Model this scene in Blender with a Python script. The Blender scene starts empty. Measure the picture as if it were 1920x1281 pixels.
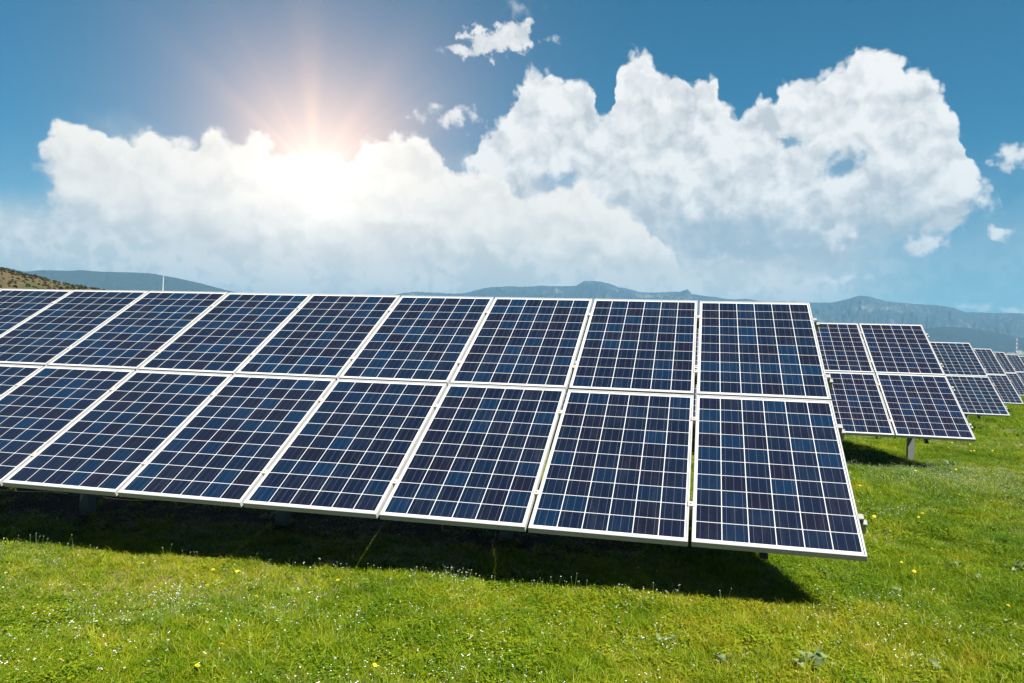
import bpy, bmesh, math, random
import numpy as np
from mathutils import Matrix, Vector, noise as mnoise

random.seed(7)
rng = np.random.default_rng(7)
C = bpy.context.scene.collection
sc = bpy.context.scene
R = math.radians

# ------------------------------------------------------------------ camera
PW, PH, FPX = 1920.0, 1281.0, 1491.09          # photograph frame and focal length in its pixels
YAW, PIT, ROL = -0.2324, 0.0049, 0.0320
CAM = np.array([-0.9766, -4.9568, 1.1533])
_fw = np.array([math.sin(YAW)*math.cos(PIT), math.cos(YAW)*math.cos(PIT), math.sin(PIT)])
_rt = np.array([math.cos(YAW), -math.sin(YAW), 0.0])
_up = np.cross(_rt, _fw)
_r2 = _rt*math.cos(ROL) + _up*math.sin(ROL)
_u2 = -_rt*math.sin(ROL) + _up*math.cos(ROL)

cam_data = bpy.data.cameras.new('camera')
cam = bpy.data.objects.new('camera', cam_data)
C.objects.link(cam)
m = Matrix.Identity(4)
for i in range(3):
    m[i][0] = _r2[i]; m[i][1] = _u2[i]; m[i][2] = -_fw[i]; m[i][3] = CAM[i]
cam.matrix_world = m
cam_data.sensor_width = 36
cam_data.lens = FPX/PW*36
cam_data.clip_start = 0.1
cam_data.clip_end = 80000
sc.camera = cam


def ray(px, py):
    d = _fw + _r2*(px-PW/2)/FPX - _u2*(py-PH/2)/FPX
    return d/np.linalg.norm(d)


def azel(px, py):
    d = ray(px, py)
    return math.degrees(math.atan2(d[0], d[1])), math.degrees(math.asin(d[2]))


# ------------------------------------------------------------------ sun, exposure
SUN_AZ, SUN_EL = 134.0, 49.5
SUN_STRENGTH, SKY_STRENGTH = 5.0, 0.05
EXPOSURE = 2.0
TONE = 0.76                                     # scales every base colour to this exposure
sun_data = bpy.data.lights.new('sun', 'SUN')
sun_data.energy = SUN_STRENGTH
sun_data.angle = R(0.53)
sun_data.color = (1.0, 0.955, 0.88)
sun = bpy.data.objects.new('sun', sun_data)
C.objects.link(sun)
sd = Vector((math.sin(R(SUN_AZ))*math.cos(R(SUN_EL)), math.cos(R(SUN_AZ))*math.cos(R(SUN_EL)), math.sin(R(SUN_EL))))
sun.rotation_euler = sd.to_track_quat('Z', 'Y').to_euler()
sun.location = (0, 0, 60)

sc.view_settings.view_transform = 'Standard'
sc.view_settings.look = 'None'
sc.view_settings.exposure = EXPOSURE
sc.view_settings.gamma = 1.0
sc.view_settings.use_curve_mapping = False
sc.render.engine = 'CYCLES'
sc.cycles.max_bounces = 6
sc.cycles.diffuse_bounces = 3
sc.cycles.glossy_bounces = 3
sc.cycles.transmission_bounces = 3
sc.cycles.volume_bounces = 0
sc.cycles.caustics_reflective = False
sc.cycles.caustics_refractive = False
sc.cycles.use_denoising = True


# ------------------------------------------------------------------ node helper
class NT:
    """small expression helper round a node tree"""
    def __init__(self, tree):
        self.t = tree

    def node(self, kind, **kw):
        n = self.t.nodes.new(kind)
        for k, v in kw.items():
            setattr(n, k, v)
        return n

    def put(self, sock, v):
        if isinstance(v, S):
            self.t.links.new(v.s, sock)
        elif isinstance(v, (int, float)):
            if sock.type in ('VECTOR',):
                sock.default_value = (v, v, v)
            elif sock.type == 'RGBA':
                sock.default_value = (v, v, v, 1)
            else:
                sock.default_value = v
        else:
            if sock.type == 'RGBA' and len(v) == 3:
                v = (*v, 1)
            sock.default_value = v

    def math(self, op, a, b=None, c=None, clamp=False):
        n = self.node('ShaderNodeMath', operation=op, use_clamp=clamp)
        self.put(n.inputs[0], a)
        if b is not None: self.put(n.inputs[1], b)
        if c is not None: self.put(n.inputs[2], c)
        return S(self, n.outputs[0])

    def vmath(self, op, a, b=None, scale=None):
        n = self.node('ShaderNodeVectorMath', operation=op)
        self.put(n.inputs[0], a)
        if b is not None: self.put(n.inputs[1], b)
        if scale is not None: self.put(n.inputs['Scale'], scale)
        return S(self, n.outputs['Value'] if op in ('DOT_PRODUCT', 'LENGTH', 'DISTANCE') else n.outputs[0])

    def xyz(self, x, y, z=0.0):
        n = self.node('ShaderNodeCombineXYZ')
        self.put(n.inputs[0], x); self.put(n.inputs[1], y); self.put(n.inputs[2], z)
        return S(self, n.outputs[0])

    def sep(self, v):
        n = self.node('ShaderNodeSeparateXYZ')
        self.put(n.inputs[0], v)
        return [S(self, o) for o in n.outputs]

    def step(self, a, lo, hi, out0=0.0, out1=1.0):
        n = self.node('ShaderNodeMapRange', interpolation_type='SMOOTHSTEP')
        self.put(n.inputs[0], a); self.put(n.inputs[1], lo); self.put(n.inputs[2], hi)
        self.put(n.inputs[3], out0); self.put(n.inputs[4], out1)
        return S(self, n.outputs[0])

    def lin(self, a, lo, hi, out0=0.0, out1=1.0):
        n = self.node('ShaderNodeMapRange', interpolation_type='LINEAR')
        self.put(n.inputs[0], a); self.put(n.inputs[1], lo); self.put(n.inputs[2], hi)
        self.put(n.inputs[3], out0); self.put(n.inputs[4], out1)
        return S(self, n.outputs[0])

    def noise(self, v, scale, detail=4.0, rough=0.5, dim='3D', color=False, lac=2.0, dist=0.0):
        n = self.node('ShaderNodeTexNoise', noise_dimensions=dim)
        if v is not None: self.put(n.inputs['Vector'], v)
        self.put(n.inputs['Scale'], scale); self.put(n.inputs['Detail'], detail)
        self.put(n.inputs['Roughness'], rough); self.put(n.inputs['Lacunarity'], lac)
        self.put(n.inputs['Distortion'], dist)
        return S(self, n.outputs['Color' if color else 'Fac'])

    def voro(self, v, scale, detail=0.0, rough=0.5, dim='3D', lac=2.0, feature='F1', out='Distance', rnd=1.0):
        n = self.node('ShaderNodeTexVoronoi', voronoi_dimensions=dim, feature=feature)
        if v is not None: self.put(n.inputs['Vector'], v)
        self.put(n.inputs['Scale'], scale)
        if 'Detail' in n.inputs:
            self.put(n.inputs['Detail'], detail); self.put(n.inputs['Roughness'], rough); self.put(n.inputs['Lacunarity'], lac)
        self.put(n.inputs['Randomness'], rnd)
        if feature == 'SMOOTH_F1': self.put(n.inputs['Smoothness'], 0.35)
        return S(self, n.outputs[out])

    def mix(self, f, a, b):
        n = self.node('ShaderNodeMix', data_type='RGBA')
        self.put(n.inputs['Factor'], f)
        self.put(n.inputs[6], a); self.put(n.inputs[7], b)
        return S(self, n.outputs[2])

    def curve(self, x, pts, x0, x1, y0, y1):
        """float curve through pts, x mapped from x0..x1 and the value back to y0..y1"""
        n = self.node('ShaderNodeFloatCurve')
        cm = n.mapping
        cu = cm.curves[0]
        q = [(min(max((a-x0)/(x1-x0), 0), 1), min(max((b-y0)/(y1-y0), 0), 1)) for a, b in pts]
        q.sort()
        if q[0][0] > 0: q.insert(0, (0.0, q[0][1]))
        if q[-1][0] < 1: q.append((1.0, q[-1][1]))
        cu.points[0].location = q[0]
        cu.points[1].location = q[-1]
        for a in q[1:-1]:
            cu.points.new(*a)
        for pt in cu.points:
            pt.handle_type = 'AUTO_CLAMPED'
        cm.update()
        self.put(n.inputs['Value'], self.lin(x, x0, x1))
        return self.lin(S(self, n.outputs[0]), 0.0, 1.0, y0, y1)


class S:
    def __init__(self, nt, s): self.nt, self.s = nt, s
    def __add__(self, o): return self.nt.math('ADD', self, o)
    __radd__ = __add__
    def __sub__(self, o): return self.nt.math('SUBTRACT', self, o)
    def __rsub__(self, o): return self.nt.math('SUBTRACT', o, self)
    def __mul__(self, o): return self.nt.math('MULTIPLY', self, o)
    __rmul__ = __mul__
    def __truediv__(self, o): return self.nt.math('DIVIDE', self, o)
    def min(self, o): return self.nt.math('MINIMUM', self, o)
    def max(self, o): return self.nt.math('MAXIMUM', self, o)
    def clamp(self): return self.nt.math('ADD', self, 0.0, clamp=True)


# ------------------------------------------------------------------ world: clear sky, cumulus, sun glow behind the cloud
def build_world():
    w = bpy.data.worlds.new('World')
    sc.world = w
    w.use_nodes = True
    w.cycles.sampling_method = 'MANUAL'
    w.cycles.sample_map_resolution = 512
    nt = w.node_tree
    nt.nodes.clear()
    N = NT(nt)
    sky = N.node('ShaderNodeTexSky', sky_type='NISHITA')
    sky.sun_disc = False
    sky.sun_elevation = R(SUN_EL)
    sky.sun_rotation = R(SUN_AZ)
    sky.altitude = 300
    sky.air_density = 1.0
    sky.dust_density = 0.1
    sky.ozone_density = 2.5
    skyc = S(N, sky.outputs[0])
    geo = N.node('ShaderNodeTexCoord')
    D = S(N, geo.outputs['Generated'])
    dx, dy, dz = N.sep(D)
    az = N.math('ARCTAN2', dx, dy) * (180/math.pi)
    el = N.math('ARCSINE', N.math('MINIMUM', N.math('MAXIMUM', dz, -1.0), 1.0)) * (180/math.pi)
    K = 1.0/SKY_STRENGTH/2**EXPOSURE                          # cloud colours below are radiances

    skyc = N.vmath('MULTIPLY', skyc, SKY_TINT)

    q = N.xyz(az, el)
    warp = N.noise(q, 0.42, 3, 0.55, '2D', color=True)
    warp = N.vmath('SCALE', N.vmath('SUBTRACT', warp, (0.5, 0.5, 0.5)), scale=1.5)
    warp2 = N.noise(q, 2.3, 4, 0.6, '2D', color=True)
    warp2 = N.vmath('SCALE', N.vmath('SUBTRACT', warp2, (0.5, 0.5, 0.5)), scale=0.27)
    qw = N.vmath('ADD', N.vmath('ADD', q, warp), warp2)
    waz, wel, _ = N.sep(qw)

    def puff(v):
        a = N.voro(v, 0.30, 0, 0.5, '2D', feature='SMOOTH_F1')
        b = N.voro(v, 0.85, 0, 0.5, '2D', feature='SMOOTH_F1')
        c = N.voro(v, 2.2, 0, 0.5, '2D')
        return (1.0 - a*a)*0.60 + (1.0 - b*b)*0.27 + (1.0 - c*c)*0.13

    pw = N.vmath('ADD', q, N.vmath('SCALE', warp, scale=0.7))
    pw = N.vmath('ADD', pw, N.vmath('SCALE', warp2, scale=0.7))
    p0 = puff(pw)
    p1 = puff(N.vmath('ADD', pw, (0.22, 0.55, 0)))
    fine = N.noise(q, 1.1, 7, 0.56, '2D')
    fs_a = N.noise(qw, 0.55, 4, 0.5, '2D')
    fs_b = N.noise(N.vmath('ADD', qw, (0.25, 0.60, 0)), 0.55, 4, 0.5, '2D')

    AZ0, AZ1, E1 = -60.0, 30.0, 26.0

    def band(top_px, bot_px):
        tops = [azel(*a) for a in top_px]
        bots = [azel(*a) for a in bot_px]
        t = N.curve(waz, tops, AZ0, AZ1, -4.0, E1)
        b = N.curve(waz, bots, AZ0, AZ1, -4.0, E1)
        return t, b

    def mass(top_px, bot_px, az_l, az_r, soft_top, soft_bot, amt):
        t, b = band(top_px, bot_px)
        dt = t - wel
        db = wel - b
        side = (waz - az_l).min(az_r - waz)
        h = ((wel - b)/((t - b).max(0.3))).clamp()
        d = dt.min(3.0).min(side*0.9)
        d = d + (p0 - 0.72)*amt + (fine - 0.5)*0.8
        mt = N.step(d, 0.0, soft_top)
        mb = N.step(db + (fine - 0.5)*3.0, 0.0, soft_bot)
        return mt*mb, h, d

    # the two big cumulus banks, outlines read in degrees of azimuth and elevation
    right_top = [(880, 300), (905, 262), (950, 212), (985, 152), (1030, 136), (1080, 150), (1112, 190), (1125, 222), (1152, 218),
                 (1160, 150), (1195, 107), (1232, 130), (1270, 150), (1300, 156), (1338, 158), (1362, 192), (1402, 196),
                 (1430, 182), (1446, 212), (1462, 182), (1508, 134), (1560, 142), (1594, 124), (1612, 93), (1650, 94),
                 (1700, 104), (1740, 136), (1756, 168), (1790, 200), (1800, 250), (1832, 316), (1880, 356), (1892, 392)]
    right_bot = [(880, 400), (960, 430), (1060, 500), (1200, 520), (1340, 525), (1500, 530), (1590, 528), (1615, 470), (1680, 470),
                 (1790, 478), (1805, 430), (1892, 400)]
    left_top = [(66, 300), (80, 244), (118, 224), (175, 240), (232, 250), (250, 268), (290, 256), (352, 270), (400, 253),
                (440, 272), (472, 251), (512, 270), (548, 292), (610, 288), (660, 290), (700, 262), (760, 256), (815, 268), (836, 298),
                (862, 328), (892, 318), (930, 322), (962, 348), (1000, 370), (1060, 352), (1105, 345), (1142, 378), (1200, 405),
                (1240, 448), (1268, 500), (1300, 540)]
    left_bot = [(66, 345), (92, 385), (110, 440), (220, 468), (400, 500), (620, 520), (900, 530), (1100, 540), (1300, 550)]
    azl = lambda x, y: azel(x, y)[0]
    mR, hR, dR = mass(right_top, right_bot, azl(884, 270), azl(1890, 380), 0.75, 2.0, 3.4)
    mL, hL, dL = mass(left_top, left_bot, azl(76, 280), azl(1290, 520), 0.75, 3.0, 3.0)

    # blue holes in the right bank
    def blob(px, py, rx, ry, rot=0.0):
        a, e = azel(px, py)
        u = (waz - a); v = (wel - e)
        c, s_ = math.cos(R(rot)), math.sin(R(rot))
        uu = (u*c + v*s_) * (1.0/rx)
        vv = (v*c - u*s_) * (1.0/ry)
        return N.math('SQRT', uu*uu + vv*vv)

    hole = None
    for a in [(1048, 342, 1.5, 0.75, 0), (1578, 308, 1.35, 0.7, 20), (1478, 268, 0.8, 0.35, 0)]:
        h_ = N.step(blob(*a) + (fine - 0.5)*2.0, 1.35, 0.25)
        hole = h_ if hole is None else hole.max(h_)
    mR = mR * (1.0 - hole*0.75)

    # small clouds
    def small(px, py, rx, ry, rot, soft=0.6, amp=3.0):
        r_ = blob(px, py, rx, ry, rot)
        return N.step(1.0 - r_ + (fine - 0.5)*amp + (p0 - 0.75)*1.2, 0.0, soft)
    smalls = None
    for a in [(935, 72, 2.7, 1.15, 12, 0.5, 2.4), (985, 62, 0.9, 0.9, 0, 0.5, 2.2), (860, 93, 2.2, 0.38, -4, 0.8, 1.8), (1035, 72, 0.8, 0.35, 10, 1.2, 2.5),
              (836, 222, 2.1, 0.95, 10, 1.1, 3.0), (1898, 288, 1.5, 0.95, 15, 1.0, 3.0), (975, 16, 1.6, 0.9, 40, 3.4, 3.4),
              (1876, 436, 0.7, 0.45, 0, 0.8, 1.8), (60, 428, 3.6, 0.8, -2, 1.4, 3.0), (10, 465, 3.0, 0.5, -2, 1.4, 2.6),
              (205, 440, 0.9, 0.3, -20, 1.0, 2.0), (1560, 522, 3.0, 0.5, 3, 1.3, 2.2), (1740, 462, 2.2, 0.6, 6, 1.0, 2.5),
              (1560, 447, 1.5, 1.1, 0, 1.0, 2.4), (1350, 490, 3.0, 0.55, -6, 1.3, 2.4),
              (1724, 568, 0.7, 0.3, 0, 0.8, 1.5), (1830, 578, 1.1, 0.3, 0, 0.8, 1.5), (1900, 582, 0.9, 0.25, 0, 0.8, 1.5), (120, 262, 0.1, 0.1, 0)][:-1]:
        s_ = small(*a)
        smalls = s_ if smalls is None else smalls.max(s_)

    # scattered fair weather cumulus for the rest of the sky, well away from the view
    el_s = N.step(el, 3.0, 14.0) * N.step(el, 52.0, 30.0)
    away = N.step(N.math('ABSOLUTE', az + 13.0), 40.0, 58.0)
    far_n = N.noise(N.xyz(dx/(dz + 0.22), dy/(dz + 0.22)), 1.7, 6, 0.55, '2D')
    far = N.step(far_n, 0.56, 0.66) * el_s * away

    # the sun glow low behind the left bank of cloud
    def direction(px, py):
        d = ray(px, py)
        return tuple(float(a) for a in d)
    c0 = direction(590, 318)
    dot = N.vmath('DOT_PRODUCT', D, c0)
    ang = N.math('ARCCOSINE', N.math('MINIMUM', dot, 1.0)) * (180/math.pi)
    up_v = (0.0, 0.0, 1.0)
    # angle round the glow, for the faint shafts of light
    c0v = Vector(c0); sv = c0v.cross(Vector(up_v)).normalized(); uv = sv.cross(c0v)
    phi = N.math('ARCTAN2', N.vmath('DOT_PRODUCT', D, tuple(sv)), N.vmath('DOT_PRODUCT', D, tuple(uv)))
    rays_ = N.noise(N.xyz(N.math('SINE', phi), N.math('COSINE', phi)), 2.6, 2, 0.5, '2D')
    shaft = N.step(rays_, 0.42, 0.72)
    uplook = N.step(N.math('COSINE', phi), -0.1, 0.7)
    ex = lambda s: N.math('EXPONENT', ang*(-1.0/s))
    g2 = lambda s: N.math('EXPONENT', ang*ang*(-1.0/(s*s)))
    halo_f = (g2(6.0)*0.66 + g2(12.0)*0.34 + shaft*uplook*g2(9.5)*0.17).clamp()

    # shade of the puffs: lit from the upper right
    sh = (p0 - p1)*1.35 + (fs_a - fs_b)*1.6
    broad = N.noise(q, 0.16, 3, 0.5, '2D')
    broad_puff = N.noise(N.vmath('ADD', q, warp), 0.42, 4, 0.55, '2D')

    def cloud_col(h, d, white=CLOUD_WHITE, mid=CLOUD_GREY, low=CLOUD_BASE):
        lit = 0.36 + sh + (broad_puff - 0.5)*2.4
        lit = lit + N.step(d, 1.8, 0.0)*0.35
        lit = (lit*(0.30 + 0.70*N.step(h, 0.0, 0.45)) + N.step(h, 0.05, 0.8)*0.32).clamp()
        grey = N.mix(N.step(h, 0.0, 0.55), low, mid)
        return N.mix(lit, grey, white)

    colR = cloud_col(hR, dR)
    colL = cloud_col(hL, dL, (1.16, 1.08, 0.97), (0.97, 0.91, 0.83), (0.66, 0.66, 0.65))
    belly = N.step(blob(1400, 438, 7.5, 1.9, -3) + (fine - 0.5)*1.2, 1.15, 0.25)
    colR = N.mix(belly*0.55, colR, (0.33, 0.45, 0.54))
    # warm light scattered in the thin cloud in front of the sun
    col0 = N.mix(halo_f, skyc, N.vmath('SCALE', (0.92, 0.64, 0.54), scale=K))
    veil = N.step(el + (broad - 0.5)*7.0 + (fine - 0.5)*2.0, 14.0, 6.0)
    veil = veil*(1.0 - N.step(az, -40.0, -45.0)*N.step(el, 6.0, 9.0)*0.85)
    veil = veil * N.step(az, 16.0, 4.0, 0.28, 1.0)
    veilc = N.mix(N.step(fine + (broad - 0.5), 0.40, 0.62), (0.82, 0.80, 0.74), (1.08, 1.00, 0.90))
    Z = lambda c: N.vmath('SCALE', c, scale=K)
    col = N.mix(veil*0.93, col0, Z(veilc))
    col = N.mix(mR*0.985, col, Z(colR))
    col = N.mix(mL*0.985, col, Z(colL))
    white_s = N.mix((0.62 + sh*0.9 + (fine - 0.5)*0.8).clamp(), CLOUD_GREY, CLOUD_WHITE)
    col = N.mix(smalls*0.88, col, Z(white_s))
    col = N.mix(far*0.5, col, Z(CLOUD_GREY))

    # light of the glow itself, over the cloud
    core = N.math('EXPONENT', ang*(-1.0/1.5))*0.7 + g2(4.6)*0.22
    glow = N.vmath('ADD', N.vmath('SCALE', (1.0, 0.90, 0.74), scale=core),
                   N.vmath('SCALE', (1.0, 0.62, 0.38), scale=g2(9.0)*0.24 + shaft*uplook*g2(5.0)*0.06))
    col = N.vmath('ADD', col, Z(glow))
    bg = N.node('ShaderNodeBackground')
    N.put(bg.inputs['Color'], col)
    bg.inputs['Strength'].default_value = SKY_STRENGTH
    out = N.node('ShaderNodeOutputWorld')
    nt.links.new(bg.outputs[0], out.inputs['Surface'])


SKY_TINT = (0.0, 0.290, 0.375)
CLOUD_WHITE = (1.06, 1.03, 0.985)
CLOUD_GREY = (0.64, 0.655, 0.67)
CLOUD_BASE = (0.48, 0.54, 0.58)
build_world()


# ------------------------------------------------------------------ materials
def new_mat(name):
    mt = bpy.data.materials.new(name)
    mt.use_nodes = True
    nt = mt.node_tree
    nt.nodes.clear()
    N = NT(nt)
    out = N.node('ShaderNodeOutputMaterial')
    return mt, N, out


def principled(N, out, color, rough=0.5, metal=0.0, coat=0.0, coat_rough=0.05, spec=0.5, bump=None, bump_d=0.002, bump_s=0.5):
    b = N.node('ShaderNodeBsdfPrincipled')
    color = N.vmath('SCALE', color, scale=TONE)
    N.put(b.inputs['Base Color'], color)
    N.put(b.inputs['Roughness'], rough)
    N.put(b.inputs['Metallic'], metal)
    N.put(b.inputs['Coat Weight'], coat)
    N.put(b.inputs['Coat Roughness'], coat_rough)
    N.put(b.inputs['Specular IOR Level'], spec)
    if bump is not None:
        bn = N.node('ShaderNodeBump')
        bn.inputs['Strength'].default_value = bump_s
        bn.inputs['Distance'].default_value = bump_d
        N.put(bn.inputs['Height'], bump)
        N.t.links.new(bn.outputs[0], b.inputs['Normal'])
    N.t.links.new(b.outputs[0], out.inputs['Surface'])
    return b


def pos(N):
    return S(N, N.node('ShaderNodeNewGeometry').outputs['Position'])


def objco(N):
    return S(N, N.node('ShaderNodeTexCoord').outputs['Object'])


def mat_cell():
    mt, N, out = new_mat('silicon_cell')
    oi = N.node('ShaderNodeObjectInfo')
    at = N.node('ShaderNodeAttribute', attribute_name='rnd')
    cu = N.node('ShaderNodeAttribute', attribute_name='cuv')
    r = N.math('FRACT', S(N, oi.outputs['Random']) + S(N, at.outputs['Fac']))
    r2 = N.math('FRACT', r*7.31)
    u, v, _ = N.sep(S(N, cu.outputs['Vector']))
    base = N.mix(N.step(r, 0.0, 0.45), (0.0034, 0.0030, 0.0110), (0.0018, 0.0046, 0.0165))
    base = N.mix(N.step(r, 0.50, 1.15), base, (0.0003, 0.0130, 0.0390))
    P = pos(N)
    smear = N.noise(P, 3.0, 4, 0.6)
    base = N.mix(N.step(smear, 0.45, 0.75)*0.22, base, (0.014, 0.020, 0.036))
    grain = N.voro(N.xyz(u*6.0 + r*37.0, v*1.6 + r2*19.0), 14.0, dim='2D', out='Color')
    gx = N.sep(grain)[0]
    base = N.vmath('SCALE', base, scale=0.72 + gx*0.5)
    base = N.vmath('MULTIPLY', base, S(N, oi.outputs['Color']))
    # screen printed bus bars (three) and the very fine fingers
    bu = N.math('ABSOLUTE', N.math('FRACT', u*3.0) - 0.5)
    bar = N.step(bu, 0.020, 0.013)
    fing = N.math('FRACT', v*70.0)
    fm = N.step(fing, 0.80, 0.90)*0.10
    col = N.mix((bar*0.85).max(fm), base, (0.070, 0.095, 0.135))
    dust = N.noise(P, 60.0, 3, 0.7)
    streak = N.noise(N.xyz(N.sep(P)[0]*9.0, N.sep(P)[1]*0.8), 3.0, 5, 0.65, '2D')
    col = N.mix(N.step(streak + (dust - 0.5)*0.25, 0.50, 0.80)*0.05 + N.step(dust, 0.66, 0.80)*0.05, col, (0.16, 0.17, 0.17))
    principled(N, out, N.vmath('SCALE', col, scale=0.85), 0.35, 0.0, 0.20, 0.04 + 0.0, 0.25)
    return mt


def mat_metal(name, col, rough=0.4, metal=0.0, var=0.08, dirt=(0.30, 0.27, 0.20), dirt_amt=0.25):
    mt, N, out = new_mat(name)
    P = pos(N)
    n1 = N.noise(P, 9.0, 5, 0.6)
    n2 = N.noise(P, 70.0, 3, 0.6)
    c = N.mix(N.step(n1, 0.52, 0.78)*dirt_amt, col, dirt)
    c = N.vmath('SCALE', c, scale=1.0 - var/2 + n2*var)
    principled(N, out, c, (rough + (n1 - 0.5)*0.2), metal, bump=n2, bump_d=0.0006, bump_s=0.2)
    return mt


def mat_leaf(name, c0, c1, c2, transl=0.35, patch=True, rough=0.45):
    """two sided leaf: patches of hue over the field, a random tone per tuft"""
    mt, N, out = new_mat(name)
    oi = N.node('ShaderNodeObjectInfo')
    at = N.node('ShaderNodeAttribute', attribute_name='tone')
    rnd = S(N, oi.outputs['Random'])
    P = pos(N)
    big = N.noise(P, 0.55, 4, 0.6)
    mid = N.noise(P, 3.5, 3, 0.6)
    f = ((big - 0.5)*2.6 + (mid - 0.5)*1.3 + (rnd - 0.5)*0.8 + (S(N, at.outputs['Fac']) - 0.5)*0.8 + 0.5 - N.step(N.sep(P)[0], -1.0, 2.0)*0.30).clamp()
    c = N.mix(N.step(f, 0.0, 0.55), c0, c1)
    c = N.mix(N.step(f, 0.5, 1.05), c, c2)
    c = N.vmath('SCALE', c, scale=TONE)
    b = N.node('ShaderNodeBsdfPrincipled')
    N.put(b.inputs['Base Color'], c)
    b.inputs['Roughness'].default_value = rough
    b.inputs['Specular IOR Level'].default_value = 0.18
    tr = N.node('ShaderNodeBsdfTranslucent')
    N.put(tr.inputs['Color'], N.vmath('MULTIPLY', c, (1.25, 1.15, 0.55)))
    mx = N.node('ShaderNodeMixShader')
    mx.inputs[0].default_value = transl
    N.t.links.new(b.outputs[0], mx.inputs[1])
    N.t.links.new(tr.outputs[0], mx.inputs[2])
    N.t.links.new(mx.outputs[0], out.inputs['Surface'])
    return mt


def mat_plain(name, col, rough=0.6, var=0.15, scale=5.0):
    mt, N, out = new_mat(name)
    n1 = N.noise(pos(N), scale, 4, 0.6)
    principled(N, out, N.vmath('SCALE', tuple(col), scale=1.0 - var + n1*var*2), rough)
    return mt


def mat_ground():
    mt, N, out = new_mat('meadow_soil')
    P = pos(N)
    a = N.noise(P, 0.6, 5, 0.6)
    b = N.noise(P, 7.0, 5, 0.65)
    c = N.noise(P, 60.0, 4, 0.7)
    green = N.mix(b, (0.040, 0.070, 0.006), (0.11, 0.135, 0.016))
    soil = N.mix(c, (0.065, 0.050, 0.030), (0.19, 0.150, 0.090))
    col = N.mix(N.step(a + (b - 0.5)*0.9, 0.50, 0.66)*0.7, green, soil)
    # bare soil under the first array, coloured near black to deepen its shadow
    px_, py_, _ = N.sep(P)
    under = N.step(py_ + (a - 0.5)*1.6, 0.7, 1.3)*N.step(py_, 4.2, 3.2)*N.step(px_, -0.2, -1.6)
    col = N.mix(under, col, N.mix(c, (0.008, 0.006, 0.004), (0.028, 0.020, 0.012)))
    # beyond the park: fields of the plain
    ln = N.vmath('LENGTH', P)
    fields = N.voro(P, 0.0022, dim='2D', out='Color')
    fr = N.sep(fields)[0]
    fc = N.mix(fr, (0.05, 0.085, 0.03), (0.16, 0.15, 0.07))
    col = N.mix(N.step(ln, 150.0, 700.0), col, fc)
    far_g = N.mix(b, (0.075, 0.125, 0.007), (0.15, 0.18, 0.018))
    col = N.mix(N.step(ln, 25.0, 70.0) * N.step(ln, 700.0, 200.0), col, far_g)
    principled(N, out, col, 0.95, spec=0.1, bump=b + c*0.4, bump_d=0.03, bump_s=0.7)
    return mt


def mat_mountain(name, forest, rock, rock_lo, rock_hi, scale):
    mt, N, out = new_mat(name)
    P = pos(N)
    ng = N.node('ShaderNodeNewGeometry')
    nz = N.sep(S(N, ng.outputs['True Normal']))[2]
    a = N.noise(P, scale, 6, 0.62)
    b = N.noise(P, scale*5, 5, 0.6)
    f = N.step(a + (b - 0.5)*0.5 - nz*0.25, rock_lo, rock_hi)
    g = N.mix(b, forest, tuple(x*1.9 for x in forest))
    principled(N, out, N.mix(f, g, rock), 0.95, spec=0.05)
    return mt


M = {}
M['cell'] = mat_cell()
M['frame'] = mat_metal('anodised_aluminium', (0.28, 0.28, 0.274), 0.5, 0.0, 0.06, dirt=(0.55, 0.52, 0.45), dirt_amt=0.20)
M['sheet'] = mat_metal('white_backsheet', (0.40, 0.41, 0.42), 0.3, 0.0, 0.04, dirt_amt=0.05)
M['steel'] = mat_metal('galvanised_steel', (0.125, 0.13, 0.125), 0.5, 0.35, 0.15)
M['alu'] = mat_metal('mill_aluminium', (0.27, 0.27, 0.258), 0.45, 0.2, 0.1, dirt=(0.42, 0.36, 0.27), dirt_amt=0.35)
M['cavity'] = mat_metal('dark_box', (0.03, 0.03, 0.03), 0.6)
M['rust'] = mat_metal('clamp_metal', (0.38, 0.35, 0.31), 0.5, 0.2, 0.2, dirt=(0.36, 0.24, 0.14), dirt_amt=0.5)
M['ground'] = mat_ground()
M['grass'] = mat_leaf('grass_blades', (0.090, 0.165, 0.002), (0.180, 0.262, 0.002), (0.34, 0.315, 0.022), 0.45)
M['grass_dk'] = mat_leaf('broad_green_leaves', (0.065, 0.135, 0.002), (0.135, 0.205, 0.003), (0.220, 0.250, 0.008), 0.35)
M['dry'] = mat_leaf('dry_blades', (0.17, 0.15, 0.05), (0.26, 0.22, 0.09), (0.34, 0.28, 0.14), 0.3)
M['weed'] = mat_leaf('weed_leaf', (0.140, 0.200, 0.085), (0.180, 0.240, 0.105), (0.24, 0.29, 0.13), 0.35)
M['stem'] = mat_plain('flower_stem', (0.10, 0.17, 0.03))
M['petal_y'] = mat_plain('yellow_petals', (0.58, 0.44, 0.004), 0.6, 0.2, 200.0)
M['petal_w'] = mat_plain('white_petals', (0.55, 0.55, 0.52), 0.6, 0.08, 100.0)


# ------------------------------------------------------------------ mesh helpers
def set_props(o, label=None, cat=None, group=None, kind=None):
    if label: o['label'] = label
    if cat: o['category'] = cat
    if group: o['group'] = group
    if kind: o['kind'] = kind
    return o


def link(name, me, parent=None, loc=(0, 0, 0)):
    o = bpy.data.objects.new(name, me)
    C.objects.link(o)
    o.location = loc
    if parent is not None: o.parent = parent
    return o


def pymesh(name, v, f, mat=None, smooth=False):
    me = bpy.data.meshes.new(name)
    me.from_pydata([tuple(map(float, a)) for a in v], [], f)
    if mat: me.materials.append(mat)
    if smooth:
        me.polygons.foreach_set('use_smooth', [True]*len(me.polygons))
    me.update()
    return me


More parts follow.
